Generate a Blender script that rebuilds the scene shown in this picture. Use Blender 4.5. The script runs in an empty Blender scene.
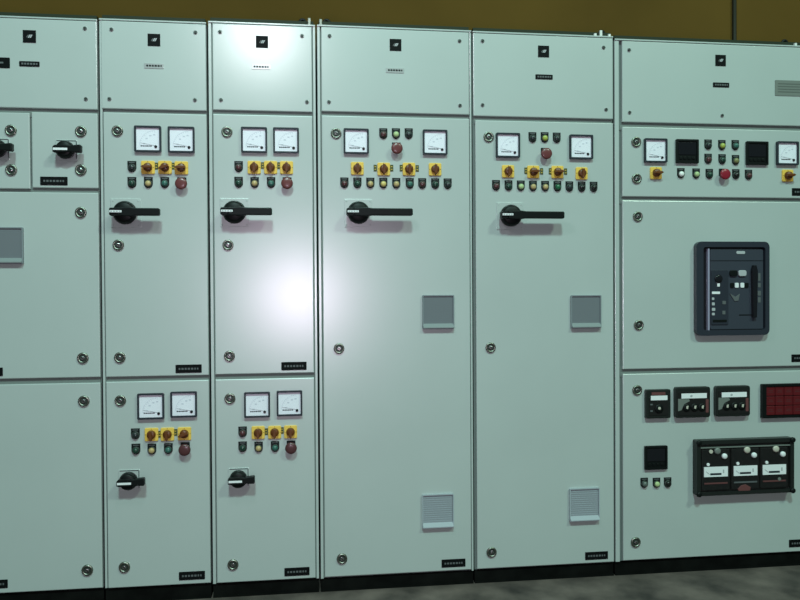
import bpy, bmesh, math, random
from mathutils import Vector, Matrix

random.seed(7)
C = bpy.context.scene.collection
SC = bpy.context.scene

# ---------------------------------------------------------------- camera
CAM = {'right': [0.992096, -0.125347, -0.005804], 'up': [0.007289, 0.011391, 0.999909], 'back': [-0.12527, -0.992048, 0.012215], 'loc': [0, -2.8707, 1.1517], 'f': 750}
cam_data = bpy.data.cameras.new('camera')
cam_data.sensor_fit = 'HORIZONTAL'
cam_data.sensor_width = 36.0
cam_data.lens = CAM['f'] / 800.0 * 36.0
cam_data.clip_start = 0.05
cam = bpy.data.objects.new('camera', cam_data)
C.objects.link(cam)
r_, u_, b_ = CAM['right'], CAM['up'], CAM['back']
M4 = Matrix(((r_[0], u_[0], b_[0], CAM['loc'][0]),
             (r_[1], u_[1], b_[1], CAM['loc'][1]),
             (r_[2], u_[2], b_[2], CAM['loc'][2]),
             (0, 0, 0, 1)))
cam.matrix_world = M4
SC.camera = cam

# ---------------------------------------------------------------- world, lamps, exposure
world = bpy.data.worlds.new('room_ambient')
SC.world = world
world.use_nodes = True
wb = world.node_tree.nodes['Background']
wb.inputs['Color'].default_value = (0.80, 1.0, 0.97, 1)
wb.inputs['Strength'].default_value = 0.12


def area_lamp(name, loc, target, sx, sy, watts, colour):
    d = bpy.data.lights.new(name, 'AREA')
    d.shape = 'RECTANGLE'
    d.size, d.size_y, d.energy, d.color = sx, sy, watts, colour
    o = bpy.data.objects.new(name, d)
    C.objects.link(o)
    o.location = loc
    o.rotation_euler = (Vector(target) - Vector(loc)).to_track_quat('-Z', 'Y').to_euler()
    return o


def bulb(name, loc, radius, watts, colour):
    d = bpy.data.lights.new(name, 'POINT')
    d.shadow_soft_size, d.energy, d.color = radius, watts, colour
    o = bpy.data.objects.new(name, d)
    C.objects.link(o)
    o.location = loc
    return o


# high-bay lamp in front of the switchboard, plus an added fill light
area_lamp('high_bay_and_fill', (-0.2, -6.5, 8.6), (0.3, 0, 1.0), 1.1, 0.7, 730, (0.58, 1.0, 0.90))
area_lamp('high_bay_and_fill', (5.5, -6.5, 8.6), (2.0, 0, 0.8), 1.1, 0.7, 460, (0.70, 1.0, 0.78))  # unseen fill added to brighten the right-hand cabinets
# a globe lamp hanging nearer to the switchboard (its glow shows on the third top cover)
bulb('hanging_lamp', (-0.215, -1.15, 2.51), 0.13, 20.0, (0.95, 0.95, 1.0))
# the flash of the camera that took the photograph
bulb('camera_flash', (CAM['loc'][0] - 0.05, CAM['loc'][1], CAM['loc'][2] - 0.03), 0.05, 74, (1.0, 0.81, 1.0))

SC.view_settings.view_transform = 'Standard'
SC.view_settings.look = 'None'
SC.view_settings.gamma = 1.0
SC.view_settings.use_curve_mapping = False
SC.view_settings.exposure = -0.27


# ---------------------------------------------------------------- materials
def mat(name, col, rough=0.5, metal=0.0, spec=0.5, noise=None, bump=None, coat=0.0):
    """Plain principled surface; noise = (scale, amount) varies the colour, bump = (scale, strength)."""
    m = bpy.data.materials.new(name)
    m.use_nodes = True
    nt = m.node_tree
    p = nt.nodes['Principled BSDF']
    p.inputs['Base Color'].default_value = (*col, 1)
    p.inputs['Roughness'].default_value = rough
    p.inputs['Metallic'].default_value = metal
    p.inputs['Specular IOR Level'].default_value = spec
    if coat:
        p.inputs['Coat Weight'].default_value = coat
        p.inputs['Coat Roughness'].default_value = rough
        p.inputs['Coat IOR'].default_value = 1.75
    if noise or bump:
        tc = nt.nodes.new('ShaderNodeTexCoord')
    if noise:
        n = nt.nodes.new('ShaderNodeTexNoise')
        n.inputs['Scale'].default_value = noise[0]
        n.inputs['Detail'].default_value = 4
        nt.links.new(tc.outputs['Object'], n.inputs['Vector'])
        r = nt.nodes.new('ShaderNodeValToRGB')
        a = noise[1]
        r.color_ramp.elements[0].position = 0.3
        r.color_ramp.elements[1].position = 0.7
        r.color_ramp.elements[0].color = (*[c * (1 - a) for c in col], 1)
        r.color_ramp.elements[1].color = (*[min(1, c * (1 + a)) for c in col], 1)
        nt.links.new(n.outputs['Fac'], r.inputs['Fac'])
        nt.links.new(r.outputs['Color'], p.inputs['Base Color'])
    if bump:
        n2 = nt.nodes.new('ShaderNodeTexNoise')
        n2.inputs['Scale'].default_value = bump[0]
        n2.inputs['Detail'].default_value = 3
        nt.links.new(tc.outputs['Object'], n2.inputs['Vector'])
        b = nt.nodes.new('ShaderNodeBump')
        b.inputs['Strength'].default_value = bump[1]
        b.inputs['Distance'].default_value = 0.002
        nt.links.new(n2.outputs['Fac'], b.inputs['Height'])
        nt.links.new(b.outputs['Normal'], p.inputs['Normal'])
    return m


def clear_glass(name):
    m = bpy.data.materials.new(name)
    m.use_nodes = True
    nt = m.node_tree
    nt.nodes.clear()
    out = nt.nodes.new('ShaderNodeOutputMaterial')
    tr = nt.nodes.new('ShaderNodeBsdfTransparent')
    tr.inputs['Color'].default_value = (0.99, 0.99, 1.0, 1)
    gl = nt.nodes.new('ShaderNodeBsdfGlossy')
    gl.inputs['Roughness'].default_value = 0.05
    lw = nt.nodes.new('ShaderNodeLayerWeight')
    lw.inputs['Blend'].default_value = 0.5
    pw = nt.nodes.new('ShaderNodeMath')
    pw.operation = 'POWER'
    pw.inputs[1].default_value = 5.0
    fr = nt.nodes.new('ShaderNodeMath')
    fr.operation = 'MULTIPLY_ADD'
    fr.inputs[1].default_value = 0.97
    fr.inputs[2].default_value = 0.02
    nt.links.new(lw.outputs['Facing'], pw.inputs[0])
    nt.links.new(pw.outputs[0], fr.inputs[0])
    mx = nt.nodes.new('ShaderNodeMixShader')
    nt.links.new(fr.outputs[0], mx.inputs['Fac'])
    nt.links.new(tr.outputs['BSDF'], mx.inputs[1])
    nt.links.new(gl.outputs['BSDF'], mx.inputs[2])
    nt.links.new(mx.outputs['Shader'], out.inputs['Surface'])
    return m


MT = {
    'paint': mat('grey_powder_coat', (0.46, 0.525, 0.51), 0.31, spec=1.0, noise=(2.5, 0.03), coat=1.0),
    'frame': mat('grey_frame_paint', (0.44, 0.51, 0.49), 0.3, noise=(3.0, 0.03)),
    'carcass': mat('dark_carcass', (0.012, 0.018, 0.014), 0.7, spec=0.2),
    'roof': mat('dark_green_roof_paint', (0.020, 0.028, 0.016), 0.6, spec=0.2),
    'rebate': mat('shaded_rebate_grey', (0.16, 0.19, 0.18), 0.6),  # frame grey darkened to put the shade of the door gaps into colour
    'plinth': mat('black_plinth_paint', (0.0035, 0.004, 0.0035), 0.7, spec=0.08, noise=(14, 0.5)),
    'black': mat('black_plastic', (0.004, 0.006, 0.006), 0.45, spec=0.2),
    'bezel': mat('meter_bezel_plastic', (0.022, 0.028, 0.038), 0.45, spec=0.3),
    'gloss': mat('black_gloss', (0.008, 0.009, 0.012), 0.2, spec=0.4),
    'plate': mat('engraved_black_plate', (0.003, 0.004, 0.0045), 0.6, spec=0.12),
    'ink': mat('engraved_lettering', (0.10, 0.11, 0.115), 0.6),
    'white_mark': mat('white_print', (0.80, 0.82, 0.84), 0.5),
    'grey_print': mat('grey_print', (0.42, 0.44, 0.46), 0.6),
    'faint': mat('faint_scale_print', (0.66, 0.67, 0.74), 0.6),
    'dial': mat('white_dial', (0.90, 0.90, 0.95), 0.5),
    'steel': mat('brushed_steel', (0.40, 0.40, 0.40), 0.32, metal=1.0, noise=(30, 0.12)),
    'silver': mat('silver_label', (0.50, 0.52, 0.52), 0.35, metal=0.6),
    'zinc': mat('dull_zinc', (0.24, 0.255, 0.22), 0.38, metal=1.0),
    'bright': mat('glint_white_zinc', (0.88, 0.89, 0.86), 0.3, metal=0.3),  # whitened so the bolts carry their glint in the colour
    'rating': mat('dull_aluminium_plate', (0.17, 0.19, 0.175), 0.5),
    'rating_ink': mat('faded_plate_print', (0.10, 0.115, 0.105), 0.5),
    'darkmetal': mat('dark_metal', (0.055, 0.07, 0.062), 0.45, metal=0.6),
    'yellow': mat('yellow_switch_plate', (0.82, 0.53, 0.085), 0.45),
    'knob': mat('red_brown_knob', (0.13, 0.036, 0.004), 0.4),
    'olive_legend': mat('olive_legend', (0.055, 0.065, 0.012), 0.5),
    'vent': mat('grey_vent_plastic', (0.22, 0.25, 0.27), 0.6, spec=0.2),
    'vent_pale': mat('vent_lighter_copy', (0.36, 0.40, 0.435), 0.6, spec=0.2),  # lighter copy of the vent grey, for the two lower vents
    'vent_frame': mat('grey_vent_frame', (0.23, 0.265, 0.27), 0.45),
    'breaker': mat('breaker_moulding', (0.022, 0.027, 0.040), 0.38),
    'breaker_face': mat('breaker_fascia', (0.035, 0.042, 0.060), 0.45),
    'breaker_edge': mat('breaker_edge_strip', (0.30, 0.29, 0.40), 0.4),
    'relay': mat('relay_case', (0.012, 0.015, 0.014), 0.4, spec=0.35),
    'relay_side': mat('relay_case_side', (0.16, 0.18, 0.165), 0.4),
    'relay_face': mat('relay_fascia', (0.010, 0.010, 0.010), 0.5, spec=0.3),
    'relay_red': mat('relay_reddish_strip', (0.13, 0.045, 0.045), 0.5),
    'pale_knob': mat('pale_relay_knob', (0.52, 0.50, 0.42), 0.4),
    'alarm_red': mat('dark_red_window', (0.105, 0.006, 0.009), 0.35),
    'legend': mat('black_legend_plate', (0.005, 0.008, 0.008), 0.5, spec=0.2),
    'concrete': mat('dusty_concrete', (0.080, 0.062, 0.054), 0.85, noise=(6, 0.7), bump=(18, 0.6)),
    'wall': mat('brown_wall_paint', (0.118, 0.066, 0.014), 0.85, spec=0.1, noise=(1.6, 0.10)),
    'pipe': mat('dark_conduit', (0.012, 0.010, 0.004), 0.6),
    'glass': clear_glass('clear_pane'),
}
LENS = {
    'dark': (0.022, 0.030, 0.032), 'black': (0.008, 0.010, 0.009), 'darkgreen': (0.012, 0.048, 0.032),
    'teal': (0.035, 0.13, 0.105), 'green': (0.012, 0.12, 0.05), 'amber': (0.48, 0.36, 0.16),
    'yellow': (0.62, 0.50, 0.16), 'palegreen': (0.42, 0.55, 0.26), 'yellowgreen': (0.38, 0.44, 0.08),
    'olive': (0.22, 0.22, 0.09), 'white': (0.85, 0.87, 0.84), 'grey': (0.10, 0.13, 0.115),
    'maroon': (0.085, 0.030, 0.032), 'red': (0.145, 0.042, 0.042), 'crimson': (0.26, 0.015, 0.030),
}
for k_, c_ in LENS.items():
    MT['lens_' + k_] = mat(k_ + '_lens', c_, 0.3)
LENS_WORD = {'dark': 'dark grey', 'black': 'black', 'darkgreen': 'dark green', 'teal': 'blue green', 'green': 'green',
             'amber': 'pale amber', 'yellow': 'yellow', 'palegreen': 'pale green', 'yellowgreen': 'yellow green',
             'olive': 'olive', 'white': 'white', 'grey': 'grey', 'maroon': 'dark red', 'red': 'dull red', 'crimson': 'bright red'}


# ---------------------------------------------------------------- mesh builder (y = 0 is the door face, -y is towards the viewer)
class MB:
    def __init__(self):
        self.bm = bmesh.new()
        self.mats = []

    def _m(self, key):
        if key not in self.mats:
            self.mats.append(key)
        return self.mats.index(key)

    def prism(self, pts, y0, y1, key, cham=0.0):
        """Outline pts (x, z) from the back y0 to the front y1 (y1 < y0), front edge chamfered."""
        bm, mi = self.bm, self._m(key)
        n = len(pts)
        area = sum(pts[i][0] * pts[(i + 1) % n][1] - pts[(i + 1) % n][0] * pts[i][1] for i in range(n))
        if area < 0:
            pts = pts[::-1]
        rings = [(y0, 0.0)]
        if cham > 0:
            rings += [(y1 + cham, 0.0), (y1 + cham * 0.3, cham * 0.3), (y1, cham)]
        else:
            rings += [(y1, 0.0)]
        loops = []
        for y, ins in rings:
            loops.append([bm.verts.new((x, y, z)) for x, z in self._inset(pts, ins)])
        for a, b in zip(loops, loops[1:]):
            for i in range(n):
                j = (i + 1) % n
                f = bm.faces.new((a[i], a[j], b[j], b[i]))
                f.material_index = mi
        f = bm.faces.new(loops[-1])
        f.material_index = mi
        f = bm.faces.new(loops[0][::-1])
        f.material_index = mi
        return self

    @staticmethod
    def _inset(pts, d):
        if d == 0:
            return pts
        n, out = len(pts), []
        for i in range(n):
            p0, p1, p2 = Vector(pts[i - 1]), Vector(pts[i]), Vector(pts[(i + 1) % n])
            a, b = (p1 - p0).normalized(), (p2 - p1).normalized()
            na, nb = Vector((-a.y, a.x)), Vector((-b.y, b.x))
            v = na + nb
            v = v / max(0.3, v.dot(na)) if v.length > 1e-9 else na
            out.append(tuple(p1 + v * d))
        return out

    def box(self, x0, x1, z0, z1, y0, y1, key, cham=0.0):
        return self.prism([(x0, z0), (x1, z0), (x1, z1), (x0, z1)], y0, y1, key, cham)

    def rbox(self, x0, x1, z0, z1, r, y0, y1, key, cham=0.0, n=4):
        return self.prism(rounded(x0, x1, z0, z1, r, n), y0, y1, key, cham)

    def disc(self, x, z, r, y0, y1, key, cham=0.0, n=20):
        return self.prism([(x + r * math.cos(2 * math.pi * i / n), z + r * math.sin(2 * math.pi * i / n)) for i in range(n)], y0, y1, key, cham)

    def frame(self, outer, inner, y0, y1, key, ylip=None, key_in=None):
        """A flat ring between two outlines of the same length, with its inner wall going back to ylip."""
        bm, mi = self.bm, self._m(key)
        n = len(outer)
        ob = [bm.verts.new((x, y0, z)) for x, z in outer]
        of = [bm.verts.new((x, y1, z)) for x, z in outer]
        nf = [bm.verts.new((x, y1, z)) for x, z in inner]
        nb = [bm.verts.new((x, y0 if ylip is None else ylip, z)) for x, z in inner]
        mj = self._m(key_in) if key_in else mi
        for i in range(n):
            j = (i + 1) % n
            bm.faces.new((ob[i], ob[j], of[j], of[i])).material_index = mi
            bm.faces.new((of[i], of[j], nf[j], nf[i])).material_index = mi
            bm.faces.new((nf[i], nf[j], nb[j], nb[i])).material_index = mj
        return self

    def lathe(self, x, z, prof, key, n=20):
        """prof: (radius, y) from the back outward to the front centre."""
        bm, mi = self.bm, self._m(key)
        rings = []
        for r, y in prof:
            if r < 1e-6:
                rings.append([bm.verts.new((x, y, z))])
            else:
                rings.append([bm.verts.new((x + r * math.cos(2 * math.pi * i / n), y, z + r * math.sin(2 * math.pi * i / n))) for i in range(n)])
        for a, b in zip(rings, rings[1:]):
            for i in range(n):
                j = (i + 1) % n
                if len(b) == 1:
                    f = bm.faces.new((a[i], a[j], b[0]))
                elif len(a) == 1:
                    continue
                else:
                    f = bm.faces.new((a[i], a[j], b[j], b[i]))
                f.material_index = mi
                f.smooth = True
        return self

    def stroke(self, x0, z0, x1, z1, w, y0, y1, key):
        a, b = Vector((x0, z0)), Vector((x1, z1))
        d = (b - a).normalized() * 1.0
        n = Vector((-d.y, d.x)) * w / 2
        return self.prism([tuple(a - n), tuple(b - n), tuple(b + n), tuple(a + n)], y0, y1, key)

    def mesh(self, name):
        me = bpy.data.meshes.new(name)
        bmesh.ops.recalc_face_normals(self.bm, faces=self.bm.faces)
        self.bm.to_mesh(me)
        self.bm.free()
        for k in self.mats:
            me.materials.append(MT[k])
        return me


def rounded(x0, x1, z0, z1, r, n=4):
    pts = []
    for cx, cz, a0 in ((x1 - r, z0 + r, -90), (x1 - r, z1 - r, 0), (x0 + r, z1 - r, 90), (x0 + r, z0 + r, 180)):
        for i in range(n + 1):
            a = math.radians(a0 + 90 * i / n)
            pts.append((cx + r * math.cos(a), cz + r * math.sin(a)))
    return pts


def link(name, mesh, parent=None, loc=(0, 0, 0), label=None):
    o = bpy.data.objects.new(name, mesh)
    C.objects.link(o)
    o.parent = parent
    o.location = loc
    if label:
        o['label'] = label
    return o


def thing(name, label, cat, loc=(0, 0, 0), group=None):
    o = bpy.data.objects.new(name, None)
    C.objects.link(o)
    o.location = loc
    o.empty_display_size = 0.1
    o['label'], o['category'] = label, cat
    if group:
        o['group'] = group
    return o


LIB = {}


def lib(key, build):
    if key not in LIB:
        LIB[key] = build()
    return LIB[key]


TOP_Z = 2.1556
CABINETS = [{'bottom': 0.058899999999999994,
  'cover': {'emblem': (-0.983, 2.0795),
            'extra': (-1.0849, 1.9818),
            'plate': (-0.9841, 1.9804),
            'plate_style': 'dark',
            'r': [-1.2159, -0.7497, 1.8217, 2.1458],
            'screws': [(-0.7904, 2.1157), (-0.7896, 1.8592), (-1.1749, 2.1064), (-1.178, 1.849)]},
  'dev': [{'at': (-0.8592, 1.6701), 'kind': 'small_handle'}, {'at': (-1.0939, 1.6712), 'kind': 'small_handle'}, {'at': (-1.0732, 1.3235), 'kind': 'vent'}],
  'doors': [{'locks': [(-1.0502, 1.739), (-1.0501, 1.5966)], 'plates': [], 'r': [-1.2159, -0.9864, 1.5296, 1.804]},
            {'locks': [(-0.8083, 1.7404), (-0.8098, 1.6)], 'plates': [(-0.9042, 1.5587)], 'r': [-0.9794, -0.7497, 1.5341, 1.8075]},
            {'locks': [(-0.8114, 1.4449), (-0.81, 0.9123)], 'plates': [(-1.1354, 0.8672)], 'r': [-1.2159, -0.7497, 0.8412, 1.5175]},
            {'locks': [(-0.8082, 0.7543), (-0.8024, 0.1312)], 'plates': [(-1.1274, 0.0962)], 'r': [-1.2159, -0.7497, 0.0624, 0.8207]}],
  'post': [0.014, 0.0],
  'top': 2.1516,
  'x': [-1.2339, -0.7487]},
 {'bottom': 0.0591,
  'cover': {'emblem': (-0.547, 2.0826),
            'plate': (-0.5479, 1.987),
            'plate_style': 'silver',
            'r': [-0.7352, -0.3601, 1.8267, 2.154],
            'screws': [(-0.6974, 2.1155), (-0.3974, 2.1158), (-0.707, 1.8614), (-0.4015, 1.8657)]},
  'dev': [{'at': (-0.5713, 1.7164), 'kind': 'meter'}, {'at': (-0.4515, 1.7158), 'kind': 'meter'}, {'at': (-0.6299, 1.616), 'col': 'dark', 'kind': 'lamp'},
          {'at': (-0.5723, 1.6125), 'dir': 'left', 'kind': 'switch'}, {'at': (-0.5116, 1.6134), 'dir': 'lowleft', 'kind': 'switch'},
          {'at': (-0.4525, 1.6125), 'dir': 'left', 'kind': 'switch'}, {'at': (-0.5428, 1.6183), 'kind': 'legend'}, {'at': (-0.4828, 1.6192), 'kind': 'legend'},
          {'at': (-0.6304, 1.5573), 'col': 'darkgreen', 'kind': 'lamp'}, {'at': (-0.5718, 1.558), 'col': 'amber', 'kind': 'lamp'},
          {'at': (-0.5129, 1.5588), 'col': 'teal', 'kind': 'lamp'}, {'at': (-0.4517, 1.5541), 'col': 'red', 'kind': 'mushroom'},
          {'L': 0.13, 'at': (-0.6532, 1.4437), 'kind': 'handle'}, {'at': (-0.57, 0.7299), 'kind': 'meter'}, {'at': (-0.4515, 0.7337), 'kind': 'meter'},
          {'at': (-0.6271, 0.6291), 'col': 'dark', 'kind': 'lamp'}, {'at': (-0.5692, 0.6244), 'dir': 'down', 'kind': 'switch'},
          {'at': (-0.5119, 0.6238), 'dir': 'down', 'kind': 'switch'}, {'at': (-0.4507, 0.6239), 'dir': 'lowleft', 'kind': 'switch'},
          {'at': (-0.541, 0.6243), 'kind': 'legend'}, {'at': (-0.4829, 0.6293), 'kind': 'legend'}, {'at': (-0.6259, 0.5724), 'col': 'darkgreen', 'kind': 'lamp'},
          {'at': (-0.5687, 0.5706), 'col': 'amber', 'kind': 'lamp'}, {'at': (-0.5095, 0.5705), 'col': 'teal', 'kind': 'lamp'},
          {'at': (-0.4481, 0.5685), 'col': 'maroon', 'kind': 'mushroom'}, {'at': (-0.6505, 0.4579), 'kind': 'small_handle'}],
  'doors': [{'locks': [(-0.68, 1.7449), (-0.6806, 1.3264), (-0.6794, 0.9119)], 'plates': [(-0.4333, 0.8659)], 'r': [-0.7302, -0.3601, 0.8406, 1.813]},
            {'locks': [(-0.6793, 0.753), (-0.6712, 0.1355)], 'plates': [(-0.4282, 0.0908)], 'r': [-0.7302, -0.3601, 0.0594, 0.8227]}],
  'post': [0.0085, 0],
  'top': 2.1555,
  'x': [-0.7417, -0.3591]},
 {'bottom': 0.0529,
  'cover': {'emblem': (-0.1543, 2.0893),
            'plate': (-0.1587, 1.9956),
            'plate_style': 'silver',
            'r': [-0.3366, 0.0315, 1.8316, 2.1603],
            'screws': [(-0.3084, 2.1209), (-0.0051, 2.1172), (-0.3069, 1.8681), (0.0119, 1.8689)]},
  'dev': [{'at': (-0.186, 1.7202), 'kind': 'meter'}, {'at': (-0.0676, 1.7206), 'kind': 'meter'}, {'at': (-0.2441, 1.6218), 'col': 'maroon', 'kind': 'lamp'},
          {'at': (-0.1868, 1.6183), 'dir': 'down', 'kind': 'switch'}, {'at': (-0.1259, 1.6192), 'dir': 'down', 'kind': 'switch'},
          {'at': (-0.0665, 1.6193), 'dir': 'down', 'kind': 'switch'}, {'at': (-0.1556, 1.626), 'kind': 'legend'}, {'at': (-0.0947, 1.6269), 'kind': 'legend'},
          {'at': (-0.2446, 1.5632), 'col': 'darkgreen', 'kind': 'lamp'}, {'at': (-0.1857, 1.5628), 'col': 'amber', 'kind': 'lamp'},
          {'at': (-0.1247, 1.5636), 'col': 'teal', 'kind': 'lamp'}, {'at': (-0.0649, 1.56), 'col': 'red', 'kind': 'mushroom'},
          {'L': 0.14, 'at': (-0.2602, 1.4485), 'kind': 'handle'}, {'at': (-0.1829, 0.7259), 'kind': 'meter'}, {'at': (-0.0621, 0.7285), 'kind': 'meter'},
          {'at': (-0.2376, 0.625), 'col': 'maroon', 'kind': 'lamp'}, {'at': (-0.1801, 0.6203), 'dir': 'down', 'kind': 'switch'},
          {'at': (-0.1188, 0.6196), 'dir': 'down', 'kind': 'switch'}, {'at': (-0.0591, 0.6194), 'dir': 'down', 'kind': 'switch'},
          {'at': (-0.1502, 0.6225), 'kind': 'legend'}, {'at': (-0.0912, 0.6253), 'kind': 'legend'}, {'at': (-0.2381, 0.5686), 'col': 'darkgreen', 'kind': 'lamp'},
          {'at': (-0.1789, 0.5659), 'col': 'amber', 'kind': 'lamp'}, {'at': (-0.1176, 0.5659), 'col': 'teal', 'kind': 'lamp'},
          {'at': (-0.0576, 0.5626), 'col': 'maroon', 'kind': 'mushroom'}, {'at': (-0.2537, 0.4503), 'kind': 'small_handle'}],
  'doors': [{'locks': [(-0.2859, 1.7494), (-0.2858, 1.3271), (-0.2838, 0.9108)], 'plates': [(-0.0444, 0.8689)], 'r': [-0.3366, 0.0315, 0.8423, 1.8158]},
            {'locks': [(-0.2833, 0.751), (-0.2775, 0.1244)], 'plates': [(-0.0389, 0.0853)], 'r': [-0.3366, 0.0315, 0.057, 0.8232]}],
  'post': [0.0115, 0.0095],
  'top': 2.1611,
  'x': [-0.3521, 0.0445]},
 {'bottom': 0.050699999999999995,
  'cover': {'emblem': (0.3508, 2.0958),
            'plate': (0.3483, 1.9982),
            'plate_style': 'silver',
            'r': [0.0665, 0.6386, 1.836, 2.1606],
            'screws': [(0.0985, 2.121), (0.6012, 2.1201), (0.0949, 1.871), (0.6019, 1.8705)]},
  'dev': [{'at': (0.1969, 1.7227), 'kind': 'meter'}, {'at': (0.5017, 1.7247), 'kind': 'meter'}, {'at': (0.3016, 1.7561), 'col': 'maroon', 'kind': 'lamp'},
          {'at': (0.3505, 1.7571), 'col': 'palegreen', 'kind': 'lamp'}, {'at': (0.4001, 1.7581), 'col': 'dark', 'kind': 'lamp'},
          {'at': (0.3518, 1.6986), 'col': 'red', 'kind': 'mushroom'}, {'at': (0.2008, 1.6202), 'dir': 'down', 'kind': 'switch'},
          {'at': (0.3022, 1.6191), 'dir': 'down', 'kind': 'switch'}, {'at': (0.3999, 1.6205), 'dir': 'down', 'kind': 'switch'},
          {'at': (0.502, 1.6208), 'dir': 'down', 'kind': 'switch'}, {'at': (0.2698, 1.6229), 'kind': 'legend'}, {'at': (0.3331, 1.6238), 'kind': 'legend'},
          {'at': (0.3703, 1.6244), 'kind': 'legend'}, {'at': (0.4325, 1.6241), 'kind': 'legend'}, {'L': 0.203, 'at': (0.2035, 1.45), 'kind': 'handle'},
          {'at': (0.5111, 1.0688), 'kind': 'vent'}, {'at': (0.5058, 0.295), 'kind': 'vent', 'pale': True}, {'at': (0.1512, 1.5659), 'col': 'maroon', 'kind': 'lamp'},
          {'at': (0.2008, 1.566), 'col': 'darkgreen', 'kind': 'lamp'}, {'at': (0.2505, 1.5662), 'col': 'amber', 'kind': 'lamp'},
          {'at': (0.3004, 1.5664), 'col': 'yellow', 'kind': 'lamp'}, {'at': (0.3506, 1.5666), 'col': 'amber', 'kind': 'lamp'},
          {'at': (0.4029, 1.5668), 'col': 'teal', 'kind': 'lamp'}, {'at': (0.4516, 1.567), 'col': 'maroon', 'kind': 'lamp'},
          {'at': (0.5024, 1.5672), 'col': 'darkgreen', 'kind': 'lamp'}, {'at': (0.5515, 1.5673), 'col': 'dark', 'kind': 'lamp'}],
  'doors': [{'locks': [(0.1206, 1.7521), (0.1264, 0.9327), (0.1324, 0.1263)], 'plates': [(0.5673, 0.0866)], 'r': [0.0665, 0.6386, 0.0575, 1.8199]}],
  'post': [0.0105, 0.007],
  'top': 2.1629,
  'x': [0.0515, 0.6481]},
 {'bottom': 0.052099999999999994,
  'cover': {'emblem': (0.9379, 2.091),
            'plate': (0.9396, 1.9909),
            'plate_style': 'dark',
            'r': [0.6551, 1.2239, 1.8321, 2.1587],
            'screws': [(0.6924, 2.1233), (1.1846, 2.1152), (0.6913, 1.8747), (1.1943, 1.8695)]},
  'dev': [{'at': (0.7907, 1.7185), 'kind': 'meter'}, {'at': (1.0886, 1.7174), 'kind': 'meter'}, {'at': (0.8915, 1.7533), 'col': 'dark', 'kind': 'lamp'},
          {'at': (0.941, 1.7543), 'col': 'yellowgreen', 'kind': 'lamp'}, {'at': (0.9903, 1.7537), 'col': 'dark', 'kind': 'lamp'},
          {'at': (0.9421, 1.6885), 'col': 'red', 'kind': 'mushroom'}, {'at': (0.7919, 1.6173), 'dir': 'down', 'kind': 'switch'},
          {'at': (0.8938, 1.6168), 'dir': 'right', 'kind': 'switch'}, {'at': (0.9921, 1.6174), 'dir': 'right', 'kind': 'switch'},
          {'at': (1.0916, 1.6136), 'dir': 'down', 'kind': 'switch'}, {'at': (0.8645, 1.6211), 'kind': 'legend'}, {'at': (0.9282, 1.62), 'kind': 'legend'},
          {'at': (0.9637, 1.6205), 'kind': 'legend'}, {'at': (1.0263, 1.6202), 'kind': 'legend'}, {'L': 0.203, 'at': (0.7989, 1.4428), 'kind': 'handle'},
          {'at': (1.1068, 1.0645), 'kind': 'vent'}, {'at': (1.0983, 0.2957), 'kind': 'vent', 'pale': True}, {'at': (0.7438, 1.5634), 'col': 'maroon', 'kind': 'lamp'},
          {'at': (0.794, 1.5632), 'col': 'darkgreen', 'kind': 'lamp'}, {'at': (0.8435, 1.563), 'col': 'palegreen', 'kind': 'lamp'},
          {'at': (0.8928, 1.5628), 'col': 'amber', 'kind': 'lamp'}, {'at': (0.9423, 1.5626), 'col': 'amber', 'kind': 'lamp'},
          {'at': (0.9925, 1.5624), 'col': 'green', 'kind': 'lamp'}, {'at': (1.0416, 1.5622), 'col': 'dark', 'kind': 'lamp'},
          {'at': (1.0922, 1.562), 'col': 'black', 'kind': 'lamp'}, {'at': (1.1417, 1.5618), 'col': 'black', 'kind': 'lamp'}],
  'doors': [{'locks': [(0.7147, 1.7506), (0.7191, 0.9275), (0.7195, 0.1223)], 'plates': [(1.15, 0.0868)], 'r': [0.6621, 1.2239, 0.0577, 1.8156]}],
  'post': [0, 0],
  'top': 2.1615,
  'x': [0.6541, 1.2249]},
 {'bottom': 0.0553,
  'cover': {'emblem': (1.6806, 2.0798),
            'plate': (1.6827, 1.9807),
            'plate_style': 'dark',
            'r': [1.2624, 2.1795, 1.822, 2.1519],
            'screws': [(1.291, 2.109), (1.2925, 1.8599), (1.687, 1.8572), (2.1011, 2.1038), (2.1014, 1.8525)],
            'steel': (1.9853, 1.9758)},
  'dev': [{'at': (1.3993, 1.7087), 'kind': 'meter'}, {'at': (1.9696, 1.7077), 'kind': 'meter'}, {'at': (1.5339, 1.7082), 'kind': 'digital'},
          {'at': (1.8363, 1.7054), 'kind': 'digital'}, {'at': (1.6261, 1.7389), 'col': 'dark', 'kind': 'lamp'},
          {'at': (1.6857, 1.738), 'col': 'yellowgreen', 'kind': 'lamp'}, {'at': (1.7438, 1.739), 'col': 'teal', 'kind': 'lamp'},
          {'at': (1.6261, 1.6815), 'col': 'maroon', 'kind': 'lamp'}, {'at': (1.6865, 1.6805), 'col': 'darkgreen', 'kind': 'lamp'},
          {'at': (1.7451, 1.6782), 'col': 'olive', 'kind': 'lamp'}, {'at': (1.509, 1.6213), 'col': 'white', 'kind': 'lamp'},
          {'at': (1.5744, 1.621), 'col': 'palegreen', 'kind': 'lamp'}, {'at': (1.6312, 1.6201), 'col': 'darkgreen', 'kind': 'lamp'},
          {'at': (1.6893, 1.6179), 'col': 'crimson', 'kind': 'mushroom'}, {'at': (1.7463, 1.6205), 'col': 'black', 'kind': 'lamp'},
          {'at': (1.8017, 1.6192), 'col': 'maroon', 'kind': 'lamp'}, {'at': (1.4021, 1.6191), 'dir': 'right', 'kind': 'switch'},
          {'at': (1.9728, 1.6165), 'dir': 'right', 'kind': 'switch'}, {'at': (1.7215, 1.1533), 'kind': 'breaker'}, {'at': (1.4044, 0.6911), 'kind': 'relay1'},
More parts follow.
